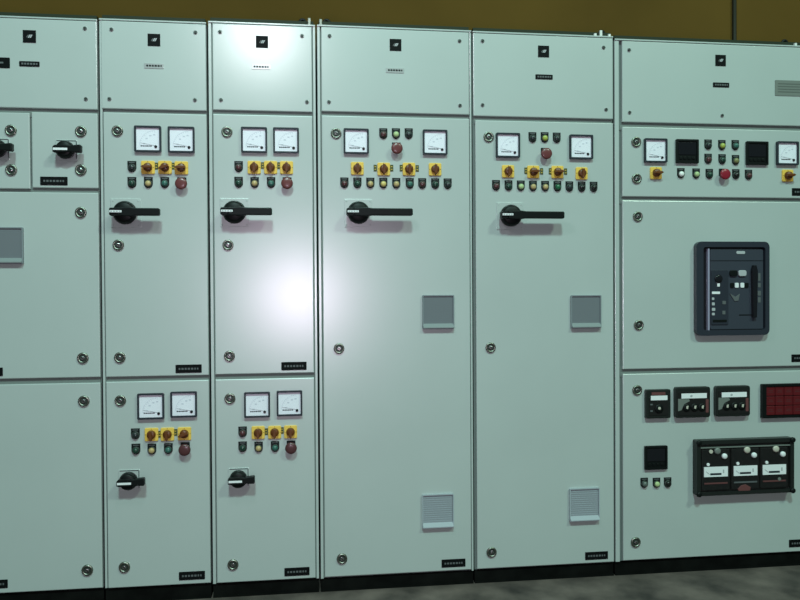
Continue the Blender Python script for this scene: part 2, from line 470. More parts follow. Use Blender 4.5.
          {'at': (1.5503, 0.6947), 'kind': 'relay3'}, {'at': (1.7231, 0.6954), 'kind': 'relay3'}, {'at': (1.9716, 0.6905), 'kind': 'annunciator'},
          {'at': (1.3989, 0.4728), 'kind': 'digital'}, {'at': (1.3511, 0.3726), 'col': 'grey', 'kind': 'lamp'},
          {'at': (1.4033, 0.3706), 'col': 'palegreen', 'kind': 'lamp'}, {'at': (1.4509, 0.3704), 'col': 'black', 'kind': 'lamp'},
          {'at': (1.7699, 0.4293), 'kind': 'bigrelay'}],
  'doors': [{'locks': [(1.3196, 1.7427), (1.3214, 1.5959)], 'plates': [(2.0413, 1.5504)], 'r': [1.2624, 2.1795, 1.5246, 1.8029]},
            {'locks': [(1.3253, 1.4445), (1.3286, 1.0088)], 'plates': [(2.0396, 0.8638)], 'r': [1.2624, 2.1795, 0.8317, 1.5088]},
            {'locks': [(1.3217, 0.7471), (1.3141, 0.1333)], 'plates': [(2.029, 0.0949)], 'r': [1.2624, 2.1795, 0.0601, 0.8125]}],
  'post': [0.018, 0.016],
  'top': 2.1527,
  'x': [1.2319, 2.2015]}]
LIFTING = [('eye', (-0.0028, 2.1775)),
 ('bolt', (0.0228, 2.1841)),
 ('bolt', (0.0657, 2.1821)),
 ('eye', (0.0894, 2.1773)),
 ('bolt', (1.1549, 2.1684)),
 ('bolt', (1.1785, 2.1812)),
 ('eye', (1.1951, 2.1731)),
 ('bolt', (1.2138, 2.1678)),
 ('eye', (1.9918, 2.1699)),
 ('bolt', (2.0176, 2.1606))]


# ---------------------------------------------------------------- the room
def structure(name, mesh):
    o = link(name, mesh)
    o['kind'] = 'structure'
    return o


b = MB()
b.box(-4.0, 6.0, -0.1, 0.0, 3.0, -4.5, 'concrete')
structure('floor', b.mesh('floor'))
b = MB()
b.box(-4.0, 6.0, 0.0, 3.6, 1.85, 1.60, 'wall')
structure('wall_back', b.mesh('wall_back'))

b = MB()
px_, pz_ = 2.702, 1.6
ring_n = 12
bm_ = b.bm
mi_ = b._m('pipe')
lo = [bm_.verts.new((px_ + 0.013 * math.cos(2 * math.pi * i / ring_n), 1.585 + 0.013 * math.sin(2 * math.pi * i / ring_n), 0.0)) for i in range(ring_n)]
hi = [bm_.verts.new((v.co.x, v.co.y, 3.6)) for v in lo]
for i in range(ring_n):
    j = (i + 1) % ring_n
    f = bm_.faces.new((lo[i], lo[j], hi[j], hi[i]))
    f.smooth = True
bm_.faces.new(hi)
bm_.faces.new(lo[::-1])
pipe = link('conduit_pipe', b.mesh('conduit_pipe'))
pipe['label'] = 'thin dark conduit running up the brown wall behind the cabinets'
pipe['category'] = 'pipe'


# ---------------------------------------------------------------- small fittings
def screw_mesh():
    m = MB()
    m.lathe(0, 0, [(0.0080, 0), (0.0080, -0.0012), (0.0065, -0.0025)], 'silver', 12)
    m.disc(0, 0, 0.0052, -0.001, -0.006, 'darkmetal', 0.001, 6)
    return m.mesh('screw')


def lock_mesh():
    m = MB()
    m.lathe(0, 0, [(0.0205, 0), (0.0205, -0.004), (0.0185, -0.007), (0.0145, -0.007), (0.0125, -0.004)], 'zinc', 20)
    m.disc(0, 0, 0.0135, -0.001, -0.004, 'darkmetal')
    m.disc(0, 0, 0.0072, -0.003, -0.0085, 'steel', 0.0015, 8)
    m.stroke(-0.004, 0.003, 0.004, -0.003, 0.0025, -0.008, -0.0092, 'black')
    return m.mesh('door_lock')


def nameplate_mesh(style):
    m = MB()
    if style == 'door':
        m.rbox(-0.0475, 0.0475, -0.0155, 0.0155, 0.002, 0, -0.002, 'plate', 0.0005, 2)
        rnd = random.Random(3)
        x = -0.036
        while x < 0.034:
            w = rnd.uniform(0.005, 0.010)
            m.box(x, min(x + w, 0.036), -0.0035, 0.0035, -0.0018, -0.0024, 'ink')
            x += w + 0.004
        return m.mesh('nameplate')
    face, ink = ('plate', 'ink') if style == 'dark' else ('silver', 'plate')
    m.rbox(-0.035, 0.035, -0.0095, 0.0095, 0.002, 0, -0.002, face, 0.0005, 2)
    rnd = random.Random(5)
    x = -0.027
    while x < 0.025:
        w = rnd.uniform(0.004, 0.008)
        m.box(x, min(x + w, 0.028), -0.003, 0.0035, -0.0018, -0.0024, ink)
        x += w + 0.003
    return m.mesh('nameplate')


def emblem_mesh():
    m = MB()
    m.box(-0.0225, 0.0225, -0.0225, 0.0225, 0, -0.002, 'plate', 0.0005)
    for i, (w, h) in enumerate(((0.004, 0.008), (0.0045, 0.010), (0.0045, 0.010))):
        x = -0.008 + i * 0.006
        m.prism([(x - 0.003, -h / 2), (x + w - 0.003, -h / 2), (x + w + 0.003, h / 2 + 0.001), (x + 0.003, h / 2 + 0.001)], -0.0018, -0.0024,
                'grey_print' if i else 'ink')
    return m.mesh('emblem_plate')


# ---------------------------------------------------------------- devices (each a part of its cabinet, origin on the door face)
def add_meter(cab, loc, d):
    def bez():
        m = MB()
        q = 0.048
        m.frame(rounded(-q, q, -q, q, 0.004, 2), rounded(-q + 0.0065, q - 0.0065, -q + 0.0065, q - 0.0065, 0.0025, 2), 0, -0.012, 'bezel', -0.004)
        m.box(-q + 0.004, q - 0.004, -q + 0.004, q - 0.004, 0, -0.003, 'bezel')
        return m.mesh('analogue_meter')

    def dial():
        m = MB()
        m.box(-0.0412, 0.0412, -0.0412, 0.0412, -0.003, -0.0055, 'dial')
        return m.mesh('dial')

    def scale():
        m = MB()
        cx, cz, r = 0.026, -0.024, 0.056
        n = 14
        for i in range(n):
            a0, a1 = math.radians(92 + 86 * i / n), math.radians(92 + 86 * (i + 1) / n)
            m.stroke(cx + r * math.cos(a0), cz + r * math.sin(a0), cx + r * math.cos(a1), cz + r * math.sin(a1), 0.0011, -0.005, -0.0058, 'faint')
        for i in range(11):
            a = math.radians(92 + 86 * i / 10)
            l = 0.008 if i % 5 == 0 else 0.005
            m.stroke(cx + r * math.cos(a), cz + r * math.sin(a), cx + (r - l) * math.cos(a), cz + (r - l) * math.sin(a), 0.0012, -0.005, -0.0058, 'faint')
        for a in (95, 115, 140, 170):
            a = math.radians(a)
            m.box(cx + (r - 0.016) * math.cos(a) - 0.004, cx + (r - 0.016) * math.cos(a) + 0.004,
                  cz + (r - 0.016) * math.sin(a) - 0.002, cz + (r - 0.016) * math.sin(a) + 0.003, -0.005, -0.0058, 'faint')
        o = m.mesh('scale_marks')
        return o

    def pointer():
        m = MB()
        m.stroke(0.026, -0.024, -0.027, -0.014, 0.0012, -0.006, -0.0066, 'grey_print')
        return m.mesh('pointer')

    def caption():
        m = MB()
        x = -0.026
        rnd = random.Random(9)
        while x < 0.012:
            w = rnd.uniform(0.004, 0.008)
            m.box(x, x + w, -0.0275, -0.0235, -0.005, -0.006, 'bezel')
            x += w + 0.0012
        return m.mesh('caption_print')

    def pivot():
        m = MB()
        m.lathe(0.028, -0.0275, [(0.0052, -0.005), (0.0052, -0.008), (0.003, -0.0095), (0, -0.0095)], 'black', 12)
        return m.mesh('pivot_cover')

    def pane():
        m = MB()
        m.box(-0.0412, 0.0412, -0.0412, 0.0412, -0.0095, -0.0102, 'glass')
        return m.mesh('pane')

    o = link('analogue_meter', lib('meter', bez), cab, loc, 'square white-faced meter in a dark bezel')
    for nm, fn in (('dial', dial), ('scale_marks', scale), ('pointer', pointer), ('caption_print', caption), ('pivot_cover', pivot), ('pane', pane)):
        link(nm, lib(nm, fn), o)


def add_digital(cab, loc, d):
    def bez():
        m = MB()
        q = 0.048
        m.frame(rounded(-q, q, -q, q, 0.003, 2), rounded(-q + 0.008, q - 0.008, -q + 0.008, q - 0.008, 0.002, 2), 0, -0.010, 'black', -0.006)
        m.box(-q + 0.005, q - 0.005, -q + 0.005, q - 0.005, 0, -0.0055, 'black')
        return m.mesh('digital_meter')

    def disp():
        m = MB()
        m.box(-0.038, 0.038, -0.014, 0.036, -0.005, -0.0075, 'gloss', 0.0005)
        return m.mesh('display')

    def keys():
        m = MB()
        for i in range(4):
            m.rbox(-0.034 + i * 0.018, -0.022 + i * 0.018, -0.032, -0.022, 0.002, -0.005, -0.0085, 'black', 0.0008, 2)
        return m.mesh('keypad')

    o = link('digital_meter', lib('digital', bez), cab, loc, 'square black digital meter')
    link('display', lib('display', disp), o)
    link('keypad', lib('keypad', keys), o)


def add_lamp(cab, loc, d):
    def plate():
        m = MB()
        r = 0.0158
        pts = [(-r, 0.0195), (-r, -0.0055)] + [(r * math.cos(math.radians(a)), -0.0055 + r * math.sin(math.radians(a))) for a in range(198, 343, 18)] + [(r, -0.0055), (r, 0.0195)]
        m.prism(pts, 0, -0.0022, 'legend', 0.0005)
        m.box(-0.010, 0.010, 0.0125, 0.0155, -0.002, -0.0026, 'ink')
        return m.mesh('indicator_lamp')

    def ring():
        m = MB()
        m.lathe(0, -0.005, [(0.0143, -0.002), (0.0143, -0.006), (0.0130, -0.0075), (0.0108, -0.0075), (0.0108, -0.004)], 'darkmetal', 16)
        return m.mesh('lamp_ring')

    def lens():
        m = MB()
        m.lathe(0, -0.005, [(0.0107, -0.003), (0.0107, -0.009), (0.0092, -0.0125), (0.0055, -0.0148), (0, -0.0155)], 'lens_' + d['col'], 16)
        return m.mesh('lens')

    o = link('indicator_lamp', lib('lamp', plate), cab, loc, 'small round %s indicator lamp under a black legend' % LENS_WORD[d['col']])
    link('lamp_ring', lib('lamp_ring', ring), o)
    link('lens', lib('lens_' + d['col'], lens), o, label=LENS_WORD[d['col']] + ' lens')


def add_mushroom(cab, loc, d):
    def plate():
        m = MB()
        m.rbox(-0.0165, 0.0165, -0.006, 0.0235, 0.001, 0, -0.0022, 'legend', 0.0005, 2)
        m.lathe(0, -0.002, [(0.0145, -0.002), (0.0145, -0.008), (0.011, -0.009), (0.011, -0.016)], 'darkmetal', 16)
        return m.mesh('push_button')

    def head():
        m = MB()
        m.lathe(0, -0.002, [(0.012, -0.015), (0.0205, -0.017), (0.0222, -0.020), (0.0215, -0.024), (0.017, -0.0265), (0.009, -0.0278), (0, -0.028)], 'lens_' + d['col'], 24)
        return m.mesh('button_head')

    o = link('push_button', lib('mushroom', plate), cab, loc, '%s mushroom push button' % LENS_WORD[d['col']])
    link('button_head', lib('head_' + d['col'], head), o, label=LENS_WORD[d['col']] + ' mushroom head')


ANG = {'down': -90, 'left': 180, 'right': 0, 'lowleft': -160}


def add_switch(cab, loc, d):
    def plate():
        m = MB()
        m.rbox(-0.0245, 0.0245, -0.0245, 0.0245, 0.005, 0, -0.006, 'yellow', 0.002, 3)
        for a in (-90, 180, 0, 90):
            c, s = math.cos(math.radians(a)), math.sin(math.radians(a))
            m.stroke(c * 0.0195, s * 0.0195, c * 0.0225, s * 0.0225, 0.0022, -0.0055, -0.0065, 'knob')
        return m.mesh('selector_switch')

    def knob(ang):
        m = MB()
        m.lathe(0, 0, [(0.0165, -0.0055), (0.0165, -0.009), (0.0145, -0.018), (0.012, -0.020), (0, -0.020)], 'knob', 20)
        c, s = math.cos(math.radians(ang)), math.sin(math.radians(ang))
        pts = []
        for u, v in ((-0.016, -0.0045), (0.014, -0.0055), (0.0225, 0), (0.014, 0.0055), (-0.016, 0.0045)):
            pts.append((u * c - v * s, u * s + v * c))
        m.prism(pts, -0.010, -0.029, 'knob', 0.0015)
        return m.mesh('knob')

    o = link('selector_switch', lib('switch', plate), cab, loc, 'square yellow selector switch with a brown knob')
    link('knob', lib('knob_' + d['dir'], lambda: knob(ANG[d['dir']])), o, label='brown knob pointing ' + {'down': 'down', 'left': 'left', 'right': 'right', 'lowleft': 'down to the left'}[d['dir']])


def add_legend(cab, loc, d):
    def plate():
        m = MB()
        m.rbox(-0.0062, 0.0062, -0.0125, 0.0125, 0.001, 0, -0.002, 'olive_legend', 0.0004, 2)
        m.box(-0.003, 0.003, 0.004, 0.006, -0.0018, -0.0024, 'yellow')
        m.box(-0.003, 0.003, -0.006, -0.004, -0.0018, -0.0024, 'yellow')
        return m.mesh('legend_plate')
    link('legend_plate', lib('legend', plate), cab, loc, 'small olive legend plate between switches')


def add_handle(cab, loc, d):
    L = d['L']
    key = 'handle_%g' % L

    def plate():
        m = MB()
        m.rbox(-0.053, 0.053, -0.053, 0.053, 0.002, 0, -0.003, 'paint', 0.0008, 2)
        for sx in (-1, 1):
            for sz in (-1, 1):
                m.disc(sx * 0.045, sz * 0.045, 0.0035, -0.002, -0.004, 'frame', 0.0006, 8)
        return m.mesh('rotary_handle')

    def hub():
        m = MB()
        m.lathe(0, 0, [(0.038, -0.002), (0.038, -0.012), (0.043, -0.013), (0.043, -0.020), (0.037, -0.036), (0.031, -0.040), (0, -0.040)], 'black', 28)
        pts = [(-0.047, -0.011), (-0.042, -0.0145), (-0.02, -0.0145), (-0.02, 0.0145), (-0.042, 0.0145), (-0.047, 0.011)]
        m.prism(pts, -0.026, -0.054, 'black', 0.002)
        return m.mesh('hub')

    def lever():
        m = MB()
        pts = [(-0.02, -0.0145), (0.03, -0.0165), (0.05, -0.0135), (L - 0.004, -0.0135), (L, -0.010), (L, 0.010), (L - 0.004, 0.0135), (0.05, 0.0135), (0.03, 0.0165), (-0.02, 0.0145)]
        m.prism(pts, -0.038, -0.058, 'black', 0.003)
        return m.mesh('lever')

    def mark():
        m = MB()
        m.box(-0.044, -0.002, -0.0030, 0.0046, -0.053, -0.0586, 'white_mark')
        for i in range(4):
            m.box(-0.041 + i * 0.010, -0.035 + i * 0.010, -0.0012, 0.0028, -0.0584, -0.0591, 'grey_print')
        return m.mesh('marking_strip')

    o = link('rotary_handle', lib('handle_plate', plate), cab, loc, 'black rotary isolator handle on a square grey plate')
    link('hub', lib('hub', hub), o)
    link('lever', lib(key, lever), o)
    link('marking_strip', lib('handle_mark', mark), o, label='white strip on the black hub')


def add_small_handle(cab, loc, d):
    def plate():
        m = MB()
        m.rbox(-0.038, 0.038, -0.038, 0.038, 0.002, 0, -0.003, 'paint', 0.0008, 2)
        m.box(-0.034, 0.034, 0.0335, 0.0365, -0.0025, -0.0035, 'bezel')
        m.box(0.0335, 0.0362, -0.030, 0.034, -0.0025, -0.0035, 'bezel')
        return m.mesh('rotary_handle')

    def hub():
        m = MB()
        m.lathe(0, 0, [(0.031, -0.002), (0.031, -0.010), (0.033, -0.012), (0.033, -0.022), (0.028, -0.036), (0.024, -0.039), (0, -0.039)], 'black', 24)
        return m.mesh('hub')

    def lever():
        m = MB()
        pts = [(-0.036, -0.012), (-0.030, -0.0145), (0.0, -0.0145), (0.026, -0.0115), (0.058, -0.0135), (0.062, -0.010), (0.062, 0.012), (0.058, 0.015), (0.026, 0.0115), (0.0, 0.0145), (-0.030, 0.012), (-0.036, 0.006)]
        m.prism(pts, -0.024, -0.046, 'black', 0.003)
        return m.mesh('lever')

    def mark():
        m = MB()
        m.box(-0.033, 0.016, -0.0065, 0.0015, -0.044, -0.0468, 'white_mark')
        return m.mesh('marking_strip')

    o = link('rotary_handle', lib('small_handle_plate', plate), cab, loc, 'small black rotary handle on a square grey plate')
    link('hub', lib('small_hub', hub), o)
    link('lever', lib('small_lever', lever), o)
    link('marking_strip', lib('small_mark', mark), o, label='white strip on the black hub')


def add_vent(cab, loc, d):
    k = 'vent_pale' if d.get('pale') else 'vent'

    def fr():
        m = MB()
        a, h = 0.0625, 0.066
        m.frame(rounded(-a, a, -h, h, 0.004, 2), rounded(-a + 0.004, a - 0.004, -h + 0.004, h - 0.004, 0.002, 2), 0, -0.010, k, -0.001)
        # bottom lip sloping outward
        bm, mi = m.bm, m._m(k if d.get('pale') else 'vent_frame')
        p = [(-0.004, -0.0445), (-0.018, -0.0585), (-0.018, -0.062), (-0.001, -0.062)]
        l = [bm.verts.new((-a + 0.003, y, z)) for y, z in p]
        r = [bm.verts.new((a - 0.003, y, z)) for y, z in p]
        for i in range(4):
            j = (i + 1) % 4
            bm.faces.new((l[i], l[j], r[j], r[i])).material_index = mi
        bm.faces.new(l).material_index = mi
        bm.faces.new(r[::-1]).material_index = mi
        return m.mesh('vent')

    def lou():
        m = MB()
        n = 13
        z0, z1 = -0.046, 0.0615
        st = (z1 - z0) / n
        bm, mi = m.bm, m._m(k)
        for i in range(n):
            zt = z1 - i * st
            v = [bm.verts.new(c) for c in ((-0.058, -0.0068, zt), (0.058, -0.0068, zt), (0.058, -0.004, zt - st), (-0.058, -0.004, zt - st))]
            bm.faces.new(v).material_index = mi
            w = [bm.verts.new(c) for c in ((-0.058, -0.004, zt), (0.058, -0.004, zt), (0.058, -0.0068, zt), (-0.058, -0.0068, zt))]
            bm.faces.new(w).material_index = mi
        return m.mesh('louvres')

    o = link('vent', lib(k, fr), cab, loc, 'pale grey ventilation grille' if d.get('pale') else 'darker grey ventilation grille')
    l = link('louvres', lib('louvres_' + k, lou), o)
    l['kind'] = 'stuff'


def add_breaker(cab, loc, d):
    m = MB()
    W, H = 0.158, 0.190
    m.frame(rounded(-W, W, -H, H, 0.022, 5), rounded(-W + 0.030, W - 0.018, -H + 0.022, H - 0.022, 0.010, 5), 0, -0.034, 'breaker', -0.006)
    m.rbox(-W + 0.008, W - 0.008, -H + 0.008, H - 0.008, 0.01, 0, -0.007, 'gloss')
    o = link('circuit_breaker', m.mesh('circuit_breaker'), cab, loc, 'large black framed air circuit breaker')
    o.scale = (1, 0.7, 1)
    m = MB()
    m.rbox(-0.094, 0.136, -0.166, 0.160, 0.006, -0.006, -0.022, 'breaker_face', 0.002)
    m.box(-0.094, 0.136, 0.112, 0.114, -0.021, -0.0235, 'black')
    m.box(0.030, 0.1, -0.11, -0.106, -0.021, -0.0235, 'black')
    link('fascia', m.mesh('fascia'), o)
    m = MB()
    m.rbox(-0.106, -0.0985, -0.172, 0.163, 0.003, -0.006, -0.026, 'breaker_edge', 0.001, 2)
    link('edge_strip', m.mesh('edge_strip'), o, label='pale vertical edge strip')
    m = MB()
    m.rbox(0.018, 0.056, 0.140, 0.152, 0.005, -0.020, -0.0245, 'grey_print', 0.001)
    link('maker_plate', m.mesh('maker_plate'), o, label='small pale oval plate')
    # trip unit
    m = MB()
    m.rbox(-0.092, -0.018, -0.146, 0.075, 0.004, -0.020, -0.027, 'breaker', 0.001)
    t = link('trip_unit', m.mesh('trip_unit'), o)
    m = MB()
    m.lathe(-0.062, 0.040, [(0.016, -0.026), (0.016, -0.034), (0.013, -0.037), (0, -0.037)], 'gloss', 16)
    link('dial_knob', m.mesh('dial_knob'), o, label='round black setting knob')
    for nm, x0, x1, z0, z1, k in (('indicator_window', -0.067, -0.056, 0.008, 0.022, 'white_mark'), ('label_strip', -0.090, -0.055, -0.022, -0.012, 'white_mark'),
                                  ('label_strip', -0.090, -0.080, -0.046, -0.036, 'grey_print'), ('label_strip', -0.090, -0.078, -0.068, -0.056, 'grey_print'),
                                  ('label_strip', -0.090, -0.076, -0.090, -0.078, 'grey_print'), ('label_strip', -0.090, -0.078, -0.108, -0.098, 'grey_print'),
                                  ('label_strip', -0.045, -0.030, -0.064, -0.050, 'ink'), ('label_strip', -0.045, -0.032, -0.105, -0.090, 'ink'),
                                  ('label_strip', -0.086, -0.026, -0.136, -0.126, 'black')):
        m = MB()
        m.rbox(x0, x1, z0, z1, 0.002, -0.026, -0.0292, k, 0.0005, 2)
        link(nm, m.mesh(nm), o)
    # push buttons and position windows
    for x, z, k, lab in ((0.004, 0.062, 'black', 'black push button'), (0.042, 0.062, 'grey_print', 'pale push button')):
        m = MB()
        m.rbox(x - 0.017, x + 0.017, z - 0.012, z + 0.012, 0.008, -0.020, -0.032, k, 0.002)
        link('breaker_button', m.mesh('breaker_button'), o, label=lab)
    for x, z, k in ((-0.001, 0.013, 'black'), (0.019, 0.013, 'white_mark'), (0.043, 0.013, 'white_mark'), (0.062, 0.013, 'black')):
        m = MB()
        m.rbox(x - 0.008, x + 0.008, z - 0.010, z + 0.010, 0.004, -0.020, -0.027, k, 0.001)
        link('indicator_window', m.mesh('indicator_window'), o)
    m = MB()
    m.prism([(-0.012, -0.020), (0.010, -0.052), (0.026, -0.050), (0.032, -0.022), (0.014, -0.034)], -0.020, -0.026, 'ink', 0.001)
    link('spring_indicator', m.mesh('spring_indicator'), o)
    # charging handle
    m = MB()
    m.prism([(0.084, -0.118), (0.100, -0.118), (0.104, 0.07), (0.098, 0.094), (0.086, 0.094), (0.080, 0.07)], -0.020, -0.044, 'gloss', 0.003)
    link('charging_handle', m.mesh('charging_handle'), o)
    m = MB()
    for z0, z1, w in ((0.030, 0.062, 0.010), (0.004, 0.022, 0.012), (-0.030, -0.010, 0.014), (-0.058, -0.036, 0.012)):
        m.rbox(0.118 - w / 2, 0.118 + w / 2, z0, z1, 0.002, -0.021, -0.0238, 'ink', 0.0005, 2)
    link('caption_print', m.mesh('caption_print'), o)


def add_relay1(cab, loc, d):
    m = MB()
    a, h = 0.052, 0.058
    m.rbox(-a, a, -h, h, 0.006, 0, -0.030, 'relay', 0.004)
    o = link('protection_relay', m.mesh('protection_relay'), cab, loc, 'small black relay with one white label and one knob')
    o.scale = (1, 0.6, 1)
    m = MB()
    m.rbox(-0.040, 0.040, -0.046, 0.030, 0.003, -0.029, -0.033, 'relay_face', 0.001)
    link('relay_fascia', m.mesh('relay_fascia'), o)
    m = MB()
    m.box(-0.034, 0.036, 0.016, 0.034, -0.032, -0.0355, 'white_mark')
    link('label_plate', m.mesh('label_plate'), o, label='white label strip')
    m = MB()
    m.box(-0.030, 0.028, 0.036, 0.048, -0.029, -0.0335, 'relay_red')
    link('flag_window', m.mesh('flag_window'), o, label='dull red flag window')
    m = MB()
    m.lathe(0, -0.018, [(0.018, -0.032), (0.018, -0.038), (0.014, -0.042), (0, -0.042)], 'black', 16)
    k = link('setting_knob', m.mesh('setting_knob'), o)
    m = MB()
    m.disc(0, -0.016, 0.006, -0.041, -0.0445, 'pale_knob', 0.001, 10)
    link('knob_cap', m.mesh('knob_cap'), o, label='pale cap on the knob')
    for z in (-0.004, -0.030):
        m = MB()
        m.box(-0.036, -0.026, z, z + 0.006, -0.032, -0.0345, 'ink')
        link('label_strip', m.mesh('label_strip'), o)


def add_relay3(cab, loc, d):
    def case():
        m = MB()
        a, h = 0.074, 0.062
        m.rbox(-a, a, -h, h, 0.010, 0, -0.036, 'relay', 0.005)
        return m.mesh('protection_relay')

    def face():
        m = MB()
        m.rbox(-0.066, 0.066, -0.052, 0.044, 0.003, -0.035, -0.039, 'relay_face', 0.001)
        return m.mesh('relay_fascia')

    def side():
        m = MB()
        m.prism([(-0.066, -0.034), (-0.052, -0.03), (-0.040, -0.006), (-0.016, 0.006), (-0.02, 0.014), (-0.066, 0.016)], -0.038, -0.0405, 'relay_side', 0.0005)
        return m.mesh('rating_plate')

    def lab():
        m = MB()
        m.box(-0.052, 0.056, 0.017, 0.037, -0.038, -0.0415, 'white_mark')
        m.disc(-0.010, 0.027, 0.005, -0.041, -0.043, 'grey_print', 0.0005, 10)
        return m.mesh('label_plate')

    def red():
        m = MB()
        m.rbox(0.052, 0.064, -0.042, 0.012, 0.002, -0.038, -0.0412, 'relay_red', 0.0005, 2)
        return m.mesh('flag_window')

    def knob():
        m = MB()
        m.lathe(0, 0, [(0.0165, -0.038), (0.0165, -0.043), (0.013, -0.047), (0, -0.047)], 'black', 14)
        m.prism([(-0.004, -0.003), (0.003, -0.006), (0.006, 0.008), (-0.003, 0.007)], -0.046, -0.0495, 'pale_knob', 0.001)
        return m.mesh('setting_knob')

    o = link('protection_relay', lib('relay3', case), cab, loc, 'black relay with one white label and three knobs')
    o.scale = (1, 0.6, 1)
    link('relay_fascia', lib('relay3_face', face), o)
    link('rating_plate', lib('relay3_side', side), o, label='grey rating plate')
    link('label_plate', lib('relay3_lab', lab), o, label='white label strip')
    link('flag_window', lib('relay3_red', red), o, label='dull red strip')
    for x in (-0.030, 0.004, 0.036):
        link('setting_knob', lib('relay3_knob', knob), o, (x, 0, -0.020))


def add_annunciator(cab, loc, d):
    m = MB()
    a, h = 0.118, 0.070
    x0, x1, z0, z1 = -a, a, -h, h
    m.frame(rounded(x0, x1, z0, z1, 0.003, 2), rounded(x0 + 0.018, x1 - 0.018, z0 + 0.010, z1 - 0.010, 0.002, 2), 0, -0.016, 'black', -0.005)
    m.box(x0 + 0.01, x1 - 0.01, z0 + 0.006, z1 - 0.006, 0, -0.006, 'black')
    o = link('annunciator', m.mesh('annunciator'), cab, loc, 'black framed block of dark red alarm windows')
    nx, nz = 5, 3
    w, hh = (2 * a - 0.038) / nx, (2 * h - 0.022) / nz

    def win():
        q = MB()
        q.rbox(-w / 2 + 0.0012, w / 2 - 0.0012, -hh / 2 + 0.0012, hh / 2 - 0.0012, 0.002, -0.005, -0.012, 'alarm_red', 0.0012, 2)
        q.box(-w * 0.30, w * 0.30, -0.004, -0.002, -0.0115, -0.0124, 'lens_maroon')
        q.box(-w * 0.24, w * 0.24, 0.003, 0.005, -0.0115, -0.0124, 'lens_maroon')
        return q.mesh('alarm_window')
    for i in range(nx):
        for j in range(nz):
            link('alarm_window', lib('alarm_window', win), o, (-a + 0.019 + w * (i + 0.5), 0, -h + 0.011 + hh * (j + 0.5)))


def add_bigrelay(cab, loc, d):
    m = MB()
    W, H, T = 0.211, 0.112, 0.046
    m.frame(rounded(-W, W, -H, H, 0.006, 2), rounded(-W + 0.016, W - 0.016, -H + 0.014, H - 0.016, 0.003, 2), 0, -T, 'relay', -0.02)
    m.box(-W + 0.01, W - 0.01, -H + 0.01, H - 0.01, 0, -0.022, 'relay_face')
    m.box(-W + 0.012, W - 0.012, H - 0.032, H - 0.028, -0.02, -T + 0.002, 'relay_side')
    o = link('relay_case', m.mesh('relay_case'), cab, loc, 'wide black relay case holding three white-labelled units')
    o.scale = (1, 0.75, 1)
    for sx in (-1, 1):
        for sz in (-1, 1):
            m = MB()
            m.lathe(sx * (W - 0.008), sz * (H - 0.008), [(0.011, -T + 0.002), (0.011, -T - 0.008), (0.007, -T - 0.012), (0, -T - 0.012)], 'black', 12)
            link('thumb_screw', m.mesh('thumb_screw'), o)
    cx = (-0.128, 0.0, 0.126)
    for i, x in enumerate(cx):
        m = MB()
        m.rbox(x - 0.060, x + 0.060, -0.092, 0.074, 0.004, -0.021, -0.040, 'relay_face', 0.002)
        link('relay_unit', m.mesh('relay_unit'), o)
        m = MB()
        m.box(x - 0.052, x + 0.050, -0.036, 0.004, -0.039, -0.045, 'white_mark')
        m.box(x - 0.026, x + 0.022, -0.029, -0.021, -0.0445, -0.0456, 'bezel')
        m.box(x + 0.028, x + 0.034, -0.022, -0.008, -0.0445, -0.0456, 'grey_print')
        m.stroke(x - 0.044, -0.014, x - 0.028, -0.026, 0.003, -0.0445, -0.0456, 'grey_print')
        link('label_plate', m.mesh('label_plate'), o, label='white label plate')
        m = MB()
        m.lathe(x + 0.036, 0.046, [(0.011, -0.039), (0.011, -0.048), (0.008, -0.052), (0, -0.052)], 'white_mark', 14)
        link('setting_knob', m.mesh('setting_knob'), o, label='white setting knob')
        m = MB()
        m.lathe(x + 0.006, 0.068, [(0.013, -0.039), (0.013, -0.047), (0.009, -0.05), (0, -0.05)], 'pale_knob' if i != 0 else 'relay_side', 14)
        link('setting_knob', m.mesh('setting_knob'), o, label='pale setting knob')
        m = MB()
        m.disc(x - 0.034, 0.014, 0.0065, -0.039, -0.046, 'white_mark', 0.001, 10)
        link('flag_dot', m.mesh('flag_dot'), o, label='small white dot')
        if i == 0:
            m = MB()
            m.disc(x - 0.022, 0.066, 0.008, -0.039, -0.046, 'pale_knob', 0.001, 10)
            link('flag_dot', m.mesh('flag_dot'), o, label='pale dot')
        m = MB()
        m.box(x - 0.05, x + 0.05, -0.066, -0.060, -0.039, -0.042, 'ink' if i == 1 else 'relay_red')
        if i == 2:
            m.disc(x + 0.022, -0.056, 0.007, -0.039, -0.044, 'relay_side', 0.001, 10)
        link('label_strip', m.mesh('label_strip'), o)
    m = MB()
    m.prism([(-0.03, -0.098), (0.02, -0.098), (0.022, -0.084), (0.0, -0.072), (-0.02, -0.076), (-0.034, -0.090)], -0.039, -0.0435, 'relay_red', 0.001)
    link('reset_flag', m.mesh('reset_flag'), o, label='dull red reset flag')
    m = MB()
    m.box(-W + 0.014, W - 0.014, -H + 0.012, H - 0.014, -T + 0.006, -T + 0.003, 'glass')
    link('pane', m.mesh('pane'), o)


ADD = dict(meter=add_meter, digital=add_digital, lamp=add_lamp, mushroom=add_mushroom, switch=add_switch, legend=add_legend, handle=add_handle,
           small_handle=add_small_handle, vent=add_vent, breaker=add_breaker, relay1=add_relay1, relay3=add_relay3, annunciator=add_annunciator,
           bigrelay=add_bigrelay)

